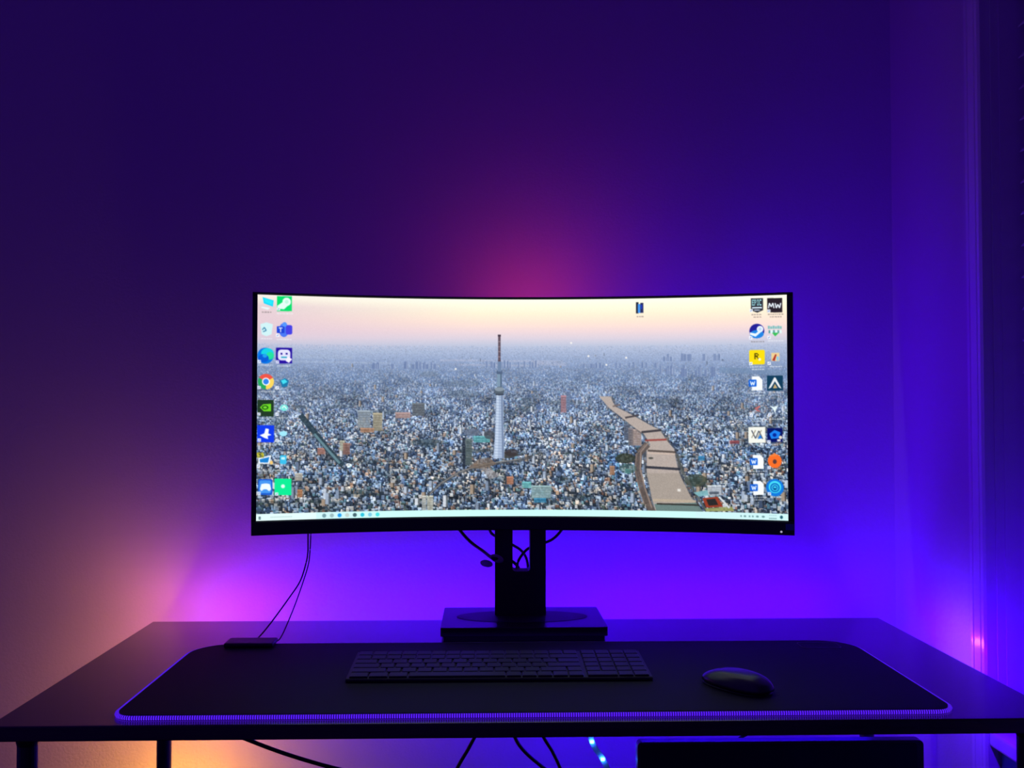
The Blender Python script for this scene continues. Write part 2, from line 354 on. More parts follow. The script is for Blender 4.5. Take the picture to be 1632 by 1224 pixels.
    def rr(x0, y0, x1, y1, col, r=2.0, a=1.0):
        P = []
        for (cx, cy, a0) in [(x1 - r, y0 + r, -90), (x1 - r, y1 - r, 0), (x0 + r, y1 - r, 90), (x0 + r, y0 + r, 180)]:
            for k in range(5): t = math.radians(a0 + 22.5 * k); P.append((cx + r * math.cos(t), cy + r * math.sin(t)))
        poly(P, col, a)
    def caption(x, y, w, dark=False, n=1):
        c = (120, 112, 112) if dark else (240, 246, 250)
        for j in range(n):
            k = x - w / 2 + (3 * j)
            while k < x + w / 2 - 3 * j:
                q = 1.4 + 2.6 * rng.random(); rect(k, y + 4 * j, k + q, y + 4 * j + 1.8, c, .55 if not dark else .6); k += q + .9
    def arrow(x, y): rect(x, y, x + 5, y + 5, (245, 248, 255), .92); line([(x + 1.3, y + 3.7), (x + 3.7, y + 1.3)], 1, (70, 110, 190), .8)
    # left columns
    poly([(419, 474), (436, 479), (435, 489), (421, 484)], (28, 214, 246)); poly([(421, 476), (434, 480), (433, 486), (423, 482)], (40, 232, 255)); poly([(417, 489), (431, 491), (427, 494), (417, 491)], (232, 244, 244)); caption(425, 497, 14, True)
    rect(441, 472, 464, 496, (10, 220, 110)); ell(456, 481, 6.5, 6.5, (230, 250, 244)); poly([(441, 488), (452, 480), (461, 484), (452, 493), (444, 492)], (226, 250, 242)); ell(456, 481, 3, 3, (190, 244, 220)); arrow(441, 490); caption(452, 499, 22)
    poly([(416, 517), (425, 514), (435, 517), (433, 533), (425, 536), (418, 533)], (206, 240, 244)); line([(419, 526), (422, 522), (425, 527), (420, 529)], 1.6, (60, 130, 170)); caption(425, 539, 16)
    ell(452, 526, 7.5, 11, (74, 120, 240)); rr(455, 518, 465, 533, (70, 66, 226), 3); rr(441, 520, 453, 531, (30, 70, 214), 1.5); text("T", 444, 522, 1.2, 1.5, (240, 246, 255)); ell(453, 517, 3.6, 3.6, (86, 150, 250)); arrow(440, 532); caption(452, 540, 22)
    ell(424, 567, 12.5, 12.5, (12, 120, 226)); ell(427, 563, 9.5, 8, (26, 208, 226)); ell(431, 567, 6, 6, (40, 224, 150), .9); ell(421, 571, 8, 6.5, (12, 92, 214)); ell(423, 567, 3.5, 3, (34, 160, 236)); arrow(412, 574); caption(424, 581, 22)
    rect(440, 554, 465, 579, (40, 18, 160)); rr(443, 557, 462, 574, (226, 226, 250), 5); rect(447, 562, 450, 565, (40, 24, 150)); rect(455, 562, 458, 565, (40, 24, 150)); rect(448, 568, 457, 570.5, (60, 170, 200)); poly([(458, 568), (465, 572), (460, 578), (455, 575)], (244, 240, 255)); arrow(440, 574); caption(452, 582, 20)
    for a0, a1, c in [(-150, -30, (236, 84, 72)), (-30, 90, (250, 214, 96)), (90, 210, (40, 168, 96))]:
        poly([(425, 608)] + [(425 + 12.3 * math.cos(math.radians(a0 + (a1 - a0) * k / 8)), 608 + 12.3 * math.sin(math.radians(a0 + (a1 - a0) * k / 8))) for k in range(9)], c)
    ell(425, 608, 6, 6, (250, 250, 250)); ell(425, 608, 4.4, 4.4, (50, 132, 236)); arrow(412, 615); caption(425, 623, 22)
    poly([(446, 606), (454, 602), (460, 606), (458, 615), (450, 617)], (30, 120, 168)); poly([(448, 606), (454, 604), (458, 608), (451, 612)], (70, 220, 240)); arrow(440, 615); caption(452, 623, 18); caption(452, 627, 8)
    rect(412, 637, 437, 663, (34, 58, 40)); poly([(416, 649), (421, 644), (433, 643), (433, 655), (422, 655)], (110, 214, 40)); ell(424, 649, 5, 3.4, (30, 90, 24)); ell(424, 649, 3, 1.8, (120, 220, 50)); arrow(412, 657); caption(424, 665, 25)
    ell(453, 649, 6, 5, (120, 228, 220)); line([(450, 650), (453, 646), (457, 651)], 1.4, (240, 255, 255)); arrow(440, 657); caption(452, 664, 20)
    rect(412, 677, 438, 704, (18, 60, 236)); poly([(425, 682), (430, 683), (429, 690), (434, 692), (428, 694), (429, 699), (423, 697), (416, 693), (423, 690)], (246, 250, 255)); arrow(413, 698); caption(425, 706, 14)
    ell(452, 690, 6, 4, (160, 230, 250)); arrow(440, 698); caption(452, 706, 22)
    poly([(414, 729), (434, 724), (431, 738), (414, 738)], (238, 246, 252)); poly([(416, 731), (431, 727), (429, 736), (417, 736)], (30, 130, 210)); rect(411.5, 720, 422.5, 728.5, (60, 60, 30), .6); text("59", 412.2, 720.5, 1.15, 1.5, (250, 240, 30)); ell(434, 736, 2.5, 3, (240, 200, 120)); arrow(412, 739); caption(425, 748, 22)
    rr(447, 724, 457, 738, (60, 190, 236), 2); rect(449, 727, 455, 731, (190, 244, 255)); arrow(440, 739); caption(452, 747, 26)
    rr(414, 762, 436, 787, (30, 92, 206), 3); rr(416, 764, 434, 784, (70, 150, 240), 3); poly([(417, 778), (419, 770), (424, 769), (428, 769), (432, 770), (434, 778), (431, 781), (427, 778), (423, 778), (419, 781)], (238, 248, 255)); arrow(413, 782)
    rect(439, 761, 465, 787, (18, 236, 150)); ell(452, 773, 3, 3, (230, 255, 244)); arrow(440, 783); caption(452, 789, 12)
    # lone icon in the sky
    rect(1018, 481, 1022, 499, (36, 40, 56)); rect(1021, 484, 1026, 498, (70, 150, 240)); rect(1025, 482, 1030, 498, (44, 50, 96)); rect(1026, 485, 1028, 492, (30, 60, 200)); caption(1023, 503, 8, True)
    # right columns
    poly([(1199, 477), (1218, 477), (1218, 496), (1209, 500), (1199, 496)], (52, 56, 66)); text("EPIC", 1200.6, 479, .84, 1.9, (170, 240, 248)); rect(1201, 491, 1216, 493, (220, 240, 255)); rect(1204, 495, 1213, 496.5, (220, 230, 250), .8); arrow(1197, 494); caption(1208, 502, 16, True, 2)
    rect(1224, 477, 1247, 500, (42, 34, 44)); line([(1226, 493), (1227.6, 485), (1230.2, 491), (1232.8, 485), (1234.4, 493)], 1.7, (236, 246, 255)); line([(1236.2, 485), (1238, 493), (1240.4, 487), (1242.8, 493), (1244.8, 485)], 1.7, (236, 246, 255)); arrow(1224, 495); caption(1236, 502, 22, True, 2)
    ell(1208, 529, 11.5, 11.5, (36, 34, 150)); ell(1208, 534, 10.5, 6.5, (36, 132, 226)); ell(1213, 526, 5, 5, (238, 246, 255)); ell(1213, 526, 2.6, 2.6, (190, 214, 246)); poly([(1197, 531), (1206, 533), (1211, 529), (1214, 531), (1206, 538), (1198, 535)], (232, 244, 255)); arrow(1196, 537); caption(1208, 545, 18, True)
    for k in range(6): rect(1225 + 3.6 * k, 521 + (k % 2), 1228 + 3.6 * k, 526, (130, 190, 190)); rect(1226 + 3.4 * k, 528, 1228.6 + 3.4 * k, 533, (220, 250, 250) if k % 2 else (90, 160, 160))
    poly([(1231, 532), (1242, 532), (1236, 538)], (60, 190, 90)); arrow(1224, 537); caption(1236, 544, 22)
    rr(1196, 559, 1220, 582, (250, 222, 20), 2.5); text("R", 1204, 564, 1.7, 1.9, (50, 40, 10)); ell(1212, 574, 2.2, 2.2, (250, 246, 200)); arrow(1196, 578); caption(1208, 585, 22, False, 2)
    rect(1230, 564, 1242, 577, (236, 206, 150)); poly([(1231, 576), (1236, 566), (1238, 567), (1235, 577)], (170, 50, 40)); rect(1238, 570, 1241, 576, (130, 200, 240)); arrow(1224, 578); caption(1236, 585, 18)
    for (x0, y0) in [(1196, 601), (1197, 725), (1197, 766)]:
        poly([(x0 + 4, y0), (x0 + 15, y0), (x0 + 20, y0 + 5), (x0 + 20, y0 + 22), (x0 + 4, y0 + 22)], (246, 250, 252)); rr(x0 - 1, y0 + 5, x0 + 11, y0 + 16, (24, 100, 216), 1); line([(x0 + 1.6, y0 + 7.5), (x0 + 3.4, y0 + 13.8), (x0 + 5, y0 + 8.6), (x0 + 6.6, y0 + 13.8), (x0 + 8.4, y0 + 7.5)], 1.5, (232, 244, 255)); caption(x0 + 11, y0 + 25, 25, False, 2)
    rect(1223, 600, 1247, 624, (20, 62, 92)); poly([(1225, 621), (1234, 603), (1236, 603), (1245, 621), (1241, 619), (1235, 609), (1229, 619)], (236, 238, 240)); poly([(1232, 620), (1235, 613), (1239, 620)], (196, 170, 120)); caption(1236, 626, 20)
    line([(1204, 652), (1212, 648), (1206, 654), (1212, 656)], 2, (190, 110, 110)); arrow(1196, 660); caption(1208, 667, 24, False, 2)
    poly([(1227, 648), (1234, 650), (1240, 647), (1237, 653), (1235, 659), (1232, 653)], (230, 246, 248)); arrow(1224, 660); caption(1235, 668, 18)
    rect(1194, 681, 1220, 706, (242, 244, 236)); line([(1199, 686), (1205, 699), (1210, 687), (1216, 700)], 1.8, (90, 96, 110)); line([(1205, 686), (1199, 698)], 1.4, (150, 140, 120)); line([(1214, 686), (1208, 698)], 1.4, (150, 140, 120)); poly([(1208, 700), (1212, 693), (1215, 699)], (30, 120, 220)); caption(1208, 708, 20)
    rect(1223, 683, 1246, 705, (10, 22, 100)); poly([(1226, 692), (1234, 686), (1243, 690), (1240, 699), (1229, 700)], (30, 130, 240)); ell(1234, 694, 3, 3, (10, 40, 150)); ell(1243, 698, 2.6, 2.6, (230, 220, 200)); rect(1238, 701, 1243, 704, (235, 235, 240)); arrow(1223, 702); caption(1236, 708, 16)
    ell(1234, 735, 10.5, 11, (246, 112, 44)); poly([(1226, 728), (1234, 722), (1238, 727)], (246, 130, 60)); ell(1234, 736, 3, 3.6, (90, 60, 60)); arrow(1223, 743); caption(1234, 748, 10)
    ell(1234, 777, 13.5, 13.5, (22, 120, 220)); ell(1234, 776, 9.5, 9.5, (70, 220, 246)); ell(1234, 777, 7.2, 7.2, (16, 100, 190), 1, .72); ell(1234, 777, 4, 4, (20, 110, 190), 1, .5); ell(1234, 779, 1.5, 1.5, (10, 60, 120)); arrow(1223, 784); caption(1234, 791, 14)
    # task bar
    y0 = int(C(830, 808.5)[1]); img[y0:] = (206, 244, 246)
    img[y0:, :int(93 * SC)] = (226, 250, 250); img[y0:, int(150 * SC):int(700 * SC)] = (204, 250, 246)
    def tb(x, y, rx, ry, c, a=1.0): cx = (x - 411) * SC; cy = y0 + (H - y0) * y; cover(lambda X, Y: ((((X - cx) / (rx * SC)) ** 2 + ((Y - cy) / ry) ** 2) < 1).astype(float), cx - rx * SC, cx + rx * SC, cy - ry, cy + ry, c, a)
    for k in range(4): rectx = 415 + 2.2 * (k % 2); blend((rectx - 411) * SC, (rectx - 409.4) * SC, y0 + 5 + 3 * (k // 2), y0 + 7.4 + 3 * (k // 2), (30, 60, 80))
    for k in range(14): tb(434 + 2.4 * k, .5, 1.0, 1.2, (150, 180, 180), .5)
    for x, c in [(516, (110, 150, 160)), (528, (150, 180, 184)), (540, (20, 150, 236)), (552, (190, 206, 200)), (564, (60, 90, 100)), (576, (30, 190, 220)), (588, (120, 200, 230)), (600, (60, 220, 226))]:
        tb(x, .5, 3.2, 3.8, c, .9)
    for x, w in [(1182, 1.2), (1188, 2), (1195, 1.3), (1200, 1.3), (1207, 2.2), (1216, 2.4)]: tb(x, .5, w, 1.8, (70, 110, 116), .7)
    for x in (1226, 1229, 1232, 1235): tb(x, .72, 1.4, 1.0, (70, 110, 116), .7); tb(x, .28, .9, .8, (110, 150, 156), .6)
    tb(1243.5, .5, 2.2, 3.2, (30, 90, 110))
    # soften very slightly, as the panel looks in the picture
    k = img.copy(); k[1:-1, 1:-1] = img[1:-1, 1:-1] * .6 + (img[:-2, 1:-1] + img[2:, 1:-1] + img[1:-1, :-2] + img[1:-1, 2:]) * .1
    return np.clip(k / 255.0, 0, 1)

# ---------------------------------------------------------------- the room
YW, XW = 1.71, 0.702                     # back wall plane, right wall plane
WY, WZ = 1.3706, 0.612                   # far side and sill height of the window opening
def struct(o): o['kind'] = 'structure'; return o
struct(box('wall_back', -2.2, XW + .25, YW, YW + .12, 0, 2.5, M['wall']))
bm = bmesh.new()
add_box(bm, XW, XW + .25, WY, YW, 0, 2.5); add_box(bm, XW + .02, XW + .25, -.9, WY, 0, WZ); add_box(bm, XW, XW + .25, -.9, WY, 2.2, 2.5); add_box(bm, XW, XW + .25, -1.6, -.9, 0, 2.5)
struct(from_bm('wall_right', bm, M['wall']))
struct(box('floor', -2.2, XW + .25, -1.6, YW + .12, -.05, 0, M['floor']))
# moulded window casing: profile in (x, y), swept up
c0, c1 = WY, 1.4130
prof = [(XW, c1), (XW - .014, c1), (XW - .016, c1 - .002), (XW - .016, c1 - .009), (XW - .0148, c1 - .0100), (XW - .0148, c1 - .0112), (XW - .016, c1 - .0122), (XW - .016, c0 + .013),
        (XW - .0145, c0 + .0118), (XW - .0145, c0 + .0106), (XW - .016, c0 + .0096), (XW - .016, c0 + .003), (XW - .013, c0), (XW, c0)]
struct(prism('trim_1', prof, 'z', 0, 2.28, M['trim']))
# window: lining, sill board, sash, pane, panel under the sill
win = struct(bpy.data.objects.new('window_1', None)); COL.objects.link(win); win.location = (XW + .12, .24, WZ)
bm = bmesh.new(); add_prism(bm, [(XW + .0005, WY), (XW + .0005, WY - .003), (XW + .012, WY - .003), (XW + .012, WY - .0045), (XW + .20, WY - .0045), (XW + .20, WY)], 'z', WZ + .021, 2.2)
from_bm('window_lining', bm, M['trim'], win)
bm = bmesh.new(); add_box(bm, XW - .012, XW + .20, -.9, WY, WZ, WZ + .02, .003); from_bm('window_sill', bm, M['trim'], win)
bm = bmesh.new(); add_box(bm, XW + .004, XW + .019, -.9, WY, .012, WZ - .002, .002); from_bm('under_panel', bm, M['panel'], win)
for (y0, y1) in ((WY - .07, WY - .0050), (.2, .26), (-.9, -.84)): box('sash_stile', XW + .14, XW + .18, y0, y1, WZ + .021, 2.2, M['trim'], win, .003)
for (z0, z1) in ((WZ + .021, WZ + .09), (2.13, 2.2)):
    for (y0, y1) in ((.2605, WY - .0705), (-.8395, .1995)): box('sash_rail', XW + .14, XW + .18, y0, y1, z0, z1, M['trim'], win, .003)
for (y0, y1) in ((.261, WY - .071), (-.839, .199)): box('window_pane', XW + .157, XW + .163, y0, y1, WZ + .091, 2.129, M['glass'], win)
# venetian blind hanging inside the opening
bl = thing('venetian_blind', 'pale slatted venetian blind at the right edge, slat tips showing past the window casing', 'blind', (XW + .0535, .24, 2.195))
SL = .0435
bm = bmesh.new(); w, tl = .025, math.radians(38); P = []
for k in range(7):
    s = -1 + k / 3; u, v = w * s, .0030 * (1 - s * s); P.append((u * math.cos(tl) - v * math.sin(tl), u * math.sin(tl) + v * math.cos(tl)))
ring = [(x, z + .0008) for x, z in P] + [(x, z - .0008) for x, z in reversed(P)]
A = [bm.verts.new((x, -1.12, z)) for x, z in ring]; B = [bm.verts.new((x, 1.116, z)) for x, z in ring]
for i in range(len(ring)): bm.faces.new((A[i], A[(i + 1) % len(ring)], B[(i + 1) % len(ring)], B[i]))
for k in range(6):
    for V in (A, B): bm.faces.new((V[k], V[k + 1], V[12 - k], V[13 - k]))
bmesh.ops.recalc_face_normals(bm, faces=bm.faces)
slat = bpy.data.meshes.new('slat'); bm.to_mesh(slat); bm.free(); slat.materials.append(M['blind'])
z = 1.6165 + 12 * SL; i = 0
while z > WZ + .07:
    o = bpy.data.objects.new('slat', slat); COL.objects.link(o); o.parent = bl; o.location = (0, 0, z - 2.195); z -= SL; i += 1
for yy in (1.20, .24, -.7):
    tube('ladder_cord', [(XW + .0535, yy, WZ + .04), (XW + .0535, yy, 2.16)], .0008, M['blind'], bl, 6)
box('head_rail', XW + .030, XW + .083, -.88, 1.356, 2.155, 2.195, M['blind'], bl, .003)
box('bottom_rail', XW + .035, XW + .078, -.88, 1.356, WZ + .024, WZ + .042, M['blind'], bl, .003)

# ---------------------------------------------------------------- desk
DZ, DT = .735, .0165                     # top of the desk, thickness
DX0, DX1, DY0, DY1 = -.529, .6365, 1.089, 1.622
desk = thing('desk', 'dark wood-grain desk with slim black metal legs standing before the purple-lit wall', 'desk', (.054, 1.35, 0))
box('tabletop', DX0, DX1, DY0, DY1, DZ - DT, DZ, M['wood'], desk, .0012)
for (x, y) in ((-.504, 1.130), (-.4933, 1.57), (.6122, 1.130), (.5967, 1.57)):
    lg = lathe('leg', [(.0135, .012), (.0110, .016), (.0110, DZ - DT - .016), (.0125, DZ - DT - .010), (.017, DZ - DT - .004), (.024, DZ - DT - .0005)], x, y, M['leg'], desk)
    lathe('rubber_foot', [(.0125, 0.0), (.0135, .004), (.0135, .0118)], x, y, M['black'], lg)

# ---------------------------------------------------------------- monitor on its stand
MX, MY, MR, MROT = .0545, 1.499, 1.15, math.radians(-1.3)
def mpt(xc, z, d=0.0):
    """Point of the curved panel: xc along the arc, z height, d depth behind the glass."""
    t = xc / MR; r = MR + d; x, y = r * math.sin(t), r * math.cos(t) - MR
    return Vector((MX + x * math.cos(MROT) - y * math.sin(MROT), MY + x * math.sin(MROT) + y * math.cos(MROT), z))
mon = thing('monitor', 'wide curved black monitor showing an aerial city wallpaper with desktop icons', 'monitor', (MX, 1.545, DZ))
S0, S1, SZ0, SZ1 = -.3870, .3862, .9135, 1.2368      # lit area
B0, B1, BZ0, BZ1 = -.3935, .3945, .8925, 1.2405      # outer frame
def curved_slab(name, x0, x1, z0, z1, d0, d1, m, parent, n=40, bulge=None):
    bm = bmesh.new(); rings = []
    for i in range(n + 1):
        xc = x0 + (x1 - x0) * i / n; e = bulge(xc) if bulge else 0
        e0 = .0025 if 0 < i < n else .0
        rings.append([bm.verts.new(mpt(xc, zz, dd)) for zz, dd in ((z0, d0 + .002), (z0 + .002, d0), (z1 - .002, d0), (z1, d0 + .002), (z1, d1), ((z0 + z1) / 2 + (z1 - z0) * .3, d1 + e), ((z0 + z1) / 2 - (z1 - z0) * .3, d1 + e), (z0, d1))])
    for A, B in zip(rings, rings[1:]):
        for k in range(8): bm.faces.new((A[k], A[(k + 1) % 8], B[(k + 1) % 8], B[k]))
    bm.faces.new(rings[0]); bm.faces.new(rings[-1]); return from_bm(name, bm, m, parent)
back = curved_slab('housing', B0 + .003, B1 - .003, BZ0 + .002, BZ1 - .002, .006, .016, M['black'], mon, bulge=lambda x: .030 * max(0, 1 - (x / .30) ** 2))
# frame: four bars around the lit area
bez = curved_slab('bezel', B0, B1, BZ0, SZ0, -.0015, .0058, M['black'], mon); tag(bez, 'deep black lower bezel')
curved_slab('bezel', B0, B1, SZ1, BZ1, -.0015, .0058, M['black'], mon)
curved_slab('bezel', B0, S0, SZ0, SZ1, -.0015, .0058, M['black'], mon, 2)
curved_slab('bezel', S1, B1, SZ0, SZ1, -.0015, .0058, M['black'], mon, 2)
# screen: the picture is carried by the colours of a fine grid
PIC = paint_screen(); PH, PW = PIC.shape[:2]
lin = np.where(PIC <= .04045, PIC / 12.92, ((PIC + .055) / 1.055) ** 2.4)
xs = np.linspace(S0, S1, PW); zs = np.linspace(SZ1, SZ0, PH)
base = np.array([mpt(x, 0) for x in xs])
V = np.empty((PH, PW, 3)); V[:, :, :2] = base[None, :, :2]; V[:, :, 2] = zs[:, None]
idx = np.arange(PH * PW).reshape(PH, PW)
Fq = np.stack([idx[:-1, :-1], idx[1:, :-1], idx[1:, 1:], idx[:-1, 1:]], -1).reshape(-1)
me = bpy.data.meshes.new('screen'); nf = len(Fq) // 4
me.vertices.add(PH * PW); me.vertices.foreach_set('co', V.reshape(-1).astype(np.float32))
me.loops.add(len(Fq)); me.loops.foreach_set('vertex_index', Fq.astype(np.int32))
me.polygons.add(nf); me.polygons.foreach_set('loop_start', np.arange(0, len(Fq), 4, dtype=np.int32))
me.update(calc_edges=True)
ca = me.color_attributes.new('picture', 'FLOAT_COLOR', 'POINT')
ca.data.foreach_set('color', np.concatenate([lin, np.ones((PH, PW, 1))], -1).reshape(-1).astype(np.float32))
sm = bpy.data.materials.new('lit_screen'); sm.use_nodes = True; nt = sm.node_tree; nt.nodes.clear()
so = nt.nodes.new('ShaderNodeOutputMaterial'); se = nt.nodes.new('ShaderNodeEmission'); sa = nt.nodes.new('ShaderNodeAttribute'); sa.attribute_name = 'picture'
nt.links.new(sa.outputs['Color'], se.inputs[0]); se.inputs[1].default_value = 1.06; nt.links.new(se.outputs[0], so.inputs[0])
sm.cycles.emission_sampling = 'NONE'
scr = link('screen', me, sm, mon); tag(scr, 'lit screen with a sunset view over a dense city and a tall tower')
# small details
def on_bezel(xc, z): return mpt(xc, z, -.0016)
p = on_bezel(.3765, .8975); bm = bmesh.new(); bmesh.ops.create_uvsphere(bm, u_segments=10, v_segments=6, radius=.0016, matrix=Matrix.Translation(p)); from_bm('power_light', bm, M['power'], mon, True)
curved_slab('corner_square', .3825, .3938, .8985, .9105, -.0019, -.0015, M['square'], mon, 2)  # small flat blue square at the lower right corner
# red glow lamp on the upper back of the housing
rl = box('rear_light', MX - .02, MX + .075, 1.566, 1.570, 1.222, 1.228, M['led_red'], mon); tag(rl, 'red light bar on the back of the housing')
pb = [mpt(.335, z_, .030) for z_ in (1.06, 1.225)]
pl = box('rear_light', pb[0].x - .002, pb[0].x + .002, pb[0].y - .002, pb[0].y + .002, 1.06, 1.225, M['led_purple'], mon); tag(pl, 'violet light bar on the back of the housing')
# stand
st0, st1 = .0146, .0932
pts = [(st0, .7555), (st1, .7555), (st1, 1.06), (.0690, 1.06)]
pts += [(.0690 - .005 + .005 * math.cos(t), .8224 + .005 - .005 * math.sin(t)) for t in [math.pi / 2 * k / 5 for k in range(6)]]
pts += [(.0418 + .005 - .005 * math.sin(t), .8224 + .005 - .005 * math.cos(t)) for t in [math.pi / 2 * k / 5 for k in range(6)]]
pts += [(.0418, 1.06), (st0, 1.06)]
prism('stand_post', pts, 'y', 1.556, 1.590, M['black'], mon)
box('mount_plate', .0, .108, 1.5500, 1.5555, .99, 1.12, M['black'], mon, .002)
prism('stand_base', rounded(-.0655, .1785, 1.4665, 1.619, (.004,) * 4, 4), 'z', DZ + .0075, DZ + .0205, M['satin'], mon, .0012)
prism('base_foot', rounded(-.0615, .1745, 1.4705, 1.615, (.004,) * 4, 4), 'z', DZ + .0002, DZ + .0073, M['black'], mon)
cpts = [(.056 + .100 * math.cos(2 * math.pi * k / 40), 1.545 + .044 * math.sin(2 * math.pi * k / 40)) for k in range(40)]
prism('base_ellipse', cpts, 'z', DZ + .0206, DZ + .0210, M['black'], mon)  # thin black ellipse on top of the stand base

# ---------------------------------------------------------------- mouse mat
mat_ = thing('desk_mat', 'wide black cloth desk mat with a glowing blue-violet stitched edge', 'desk mat', (.058, 1.272, DZ))
MP = rounded(-.4035, .5200, 1.108, 1.4405, (.022, .022, .050, .055), 10)
prism('cloth_pad', MP, 'z', DZ + .0003, DZ + .0056, M['cloth'], mat_)
off = []
for i, p in enumerate(MP):
    a, b = Vector(MP[i - 1]), Vector(MP[(i + 1) % len(MP)]); t = (b - a).normalized(); off.append(Vector((p[0], p[1])) + Vector((t.y, -t.x)) * .0022)
dense = []                                # evenly spaced points along the edge
acc = 0; step = .0026
for a, b in zip(off, off[1:] + off[:1]):
    L = (b - a).length
    while acc < L: dense.append((a.lerp(b, acc / L), (b - a).normalized())); acc += step
    acc -= L
tube('light_edge', [(p.x, p.y, DZ + .0027) for p in off], .0024, M['tube'], mat_, 8, True)
bm = bmesh.new()
for p, t in dense:
    n = Vector((t.y, -t.x)); prev = None
    for k in range(5):
        a = math.radians(-45 + 45 * k); c = Vector((p.x, p.y, DZ + .0027)) + (Vector((n.x, n.y, 0)) * math.cos(a) + Vector((0, 0, math.sin(a)))) * .00275
        h = Vector((t.x, t.y, 0)) * .00055; cur = (bm.verts.new(c - h), bm.verts.new(c + h))
        if prev: bm.faces.new((prev[0], prev[1], cur[1], cur[0]))
        prev = cur
stt = from_bm('edge_stitching', bm, M['thread'], mat_); stt['kind'] = 'stuff'
box('light_controller', -.364, -.296, 1.4135, 1.4520, DZ + .0058, DZ + .0120, M['black'], mat_, .0025)
bm = bmesh.new(); o_, i_ = rounded(.4410, .4970, 1.392, 1.428, (.008,) * 4, 6), rounded(.4420, .4960, 1.3938, 1.4262, (.007,) * 4, 6)
A = [bm.verts.new((*q, DZ + .0060)) for q in o_]; B = [bm.verts.new((*q, DZ + .0060)) for q in i_]; A2 = [bm.verts.new((*q, DZ + .0057)) for q in o_]; B2 = [bm.verts.new((*q, DZ + .0057)) for q in i_]; n = len(A)
for k in range(n):
    j = (k + 1) % n
    bm.faces.new((A[k], A[j], B[j], B[k])); bm.faces.new((A2[k], A2[j], A[j], A[k])); bm.faces.new((B2[k], B2[j], B[j], B[k]))
from_bm('outline_mark', bm, M['mark'], mat_)

# ---------------------------------------------------------------- keyboard
KX0, KX1, KY0, KY1, KZ = -.1695, .2045, 1.2305, 1.3480, DZ + .0058
kb = thing('keyboard', 'slim black keyboard with number pad lying on the desk mat', 'keyboard', (.0175, 1.289, KZ))
def ktop(y): return KZ + .0044 + (y - KY0) / (KY1 - KY0) * .0045
prism('case', [(KY0, KZ + .0006), (KY0 + .002, KZ), (KY1, KZ), (KY1, ktop(KY1)), (KY0 + .0015, ktop(KY0)), (KY0, ktop(KY0) - .0012)], 'x', KX0, KX1, M['black'], kb, .0005)
U = (KX1 - KX0 - .006) / 19.2; RH = (KY1 - KY0 - .005) / 6
tilt = math.atan2(.0045, KY1 - KY0); kcache = {}
def key(x, row, w):
    kk = round(w, 3)
    if kk not in kcache:
        bm = bmesh.new(); hw, hd = (w * U - .0021) / 2, (RH - .0021) / 2
        lo = [bm.verts.new((sx * hw, sy * hd, 0)) for sx, sy in ((-1, -1), (1, -1), (1, 1), (-1, 1))]
        mi = [bm.verts.new((sx * hw, sy * hd, .0014)) for sx, sy in ((-1, -1), (1, -1), (1, 1), (-1, 1))]
        hi = [bm.verts.new((sx * (hw - .0008), sy * (hd - .0008), .0021)) for sx, sy in ((-1, -1), (1, -1), (1, 1), (-1, 1))]
        for P, Q in ((lo, mi), (mi, hi)):
            for k in range(4): bm.faces.new((P[k], P[(k + 1) % 4], Q[(k + 1) % 4], Q[k]))
        bm.faces.new(hi); bm.faces.new(lo[::-1])
        me = bpy.data.meshes.new('key'); bm.to_mesh(me); bm.free(); me.materials.append(M['key']); kcache[kk] = me
    y = KY1 - .0025 - RH * (row + .5); o = bpy.data.objects.new('key', kcache[kk]); COL.objects.link(o); o.parent = kb
    o.location = Vector((KX0 + .003 + (x + w / 2) * U, y, ktop(y) + .0001)) - kb.location; o.rotation_euler = (tilt, 0, 0)
rows = [[1] * 15, [1] * 13 + [2], [1.5] + [1] * 12 + [1.5], [1.75] + [1] * 11 + [2.25], [2.25] + [1] * 10 + [1.75, 1], [1.25] * 3 + [6.25] + [1] * 5]
pad = [[1] * 4, [1] * 4, [1] * 4, [1] * 4, [1] * 4, [2, 1, 1]]
for r in range(6):
    x = 0
    for w in rows[r]: key(x, r, w); x += w
    x = 15.2
    for w in pad[r]: key(x, r, w); x += w

# ---------------------------------------------------------------- mouse
mo = thing('computer_mouse', 'low dark grey wireless mouse lying on the right side of the desk mat', 'mouse', (.3005, 1.2000, DZ + .0058))
def mouse_mesh(z0, z1, scale, name, m, grow=0.0):
    """Rounded teardrop hull, long axis along local y."""
    bm = bmesh.new(); NA, NB = 28, 9; rings = []
    for j in range(NB + 1):
        f = j / NB; ring = []
        for k in range(NA):
            a = 2 * math.pi * k / NA; ca, sa = math.cos(a), math.sin(a)
            ex = abs(ca) ** .8 * (1 if ca >= 0 else -1); ey = abs(sa) ** .8 * (1 if sa >= 0 else -1)
            r = math.cos(f * math.pi / 2) ** .55 if j < NB else 0.0
            x, y = .0295 * ex * r * scale, .0530 * ey * r * scale
            h = z0 + (z1 - z0) * math.sin(f * math.pi / 2) * (1 - .28 * (y / .053 + .25) ** 2)
            ring.append((x, y, h))
        rings.append(ring)
    R = Matrix.Translation(mo.location) @ Matrix.Rotation(math.radians(33.5), 4, 'Z')
    vs = [[bm.verts.new(R @ Vector(q)) for q in ring] for ring in rings[:-1]]; top = bm.verts.new(R @ Vector(rings[-1][0]))
    for A, B in zip(vs, vs[1:]):
        for k in range(NA): bm.faces.new((A[k], A[(k + 1) % NA], B[(k + 1) % NA], B[k]))
    for k in range(NA): bm.faces.new((vs[-1][k], vs[-1][(k + 1) % NA], top))
    bm.faces.new(vs[0][::-1]); return from_bm(name, bm, m, mo, True)
mouse_mesh(.0040, .0200, .92, 'shell', M['mouse'])
mouse_mesh(.0003, .0050, .88, 'base', M['black'])
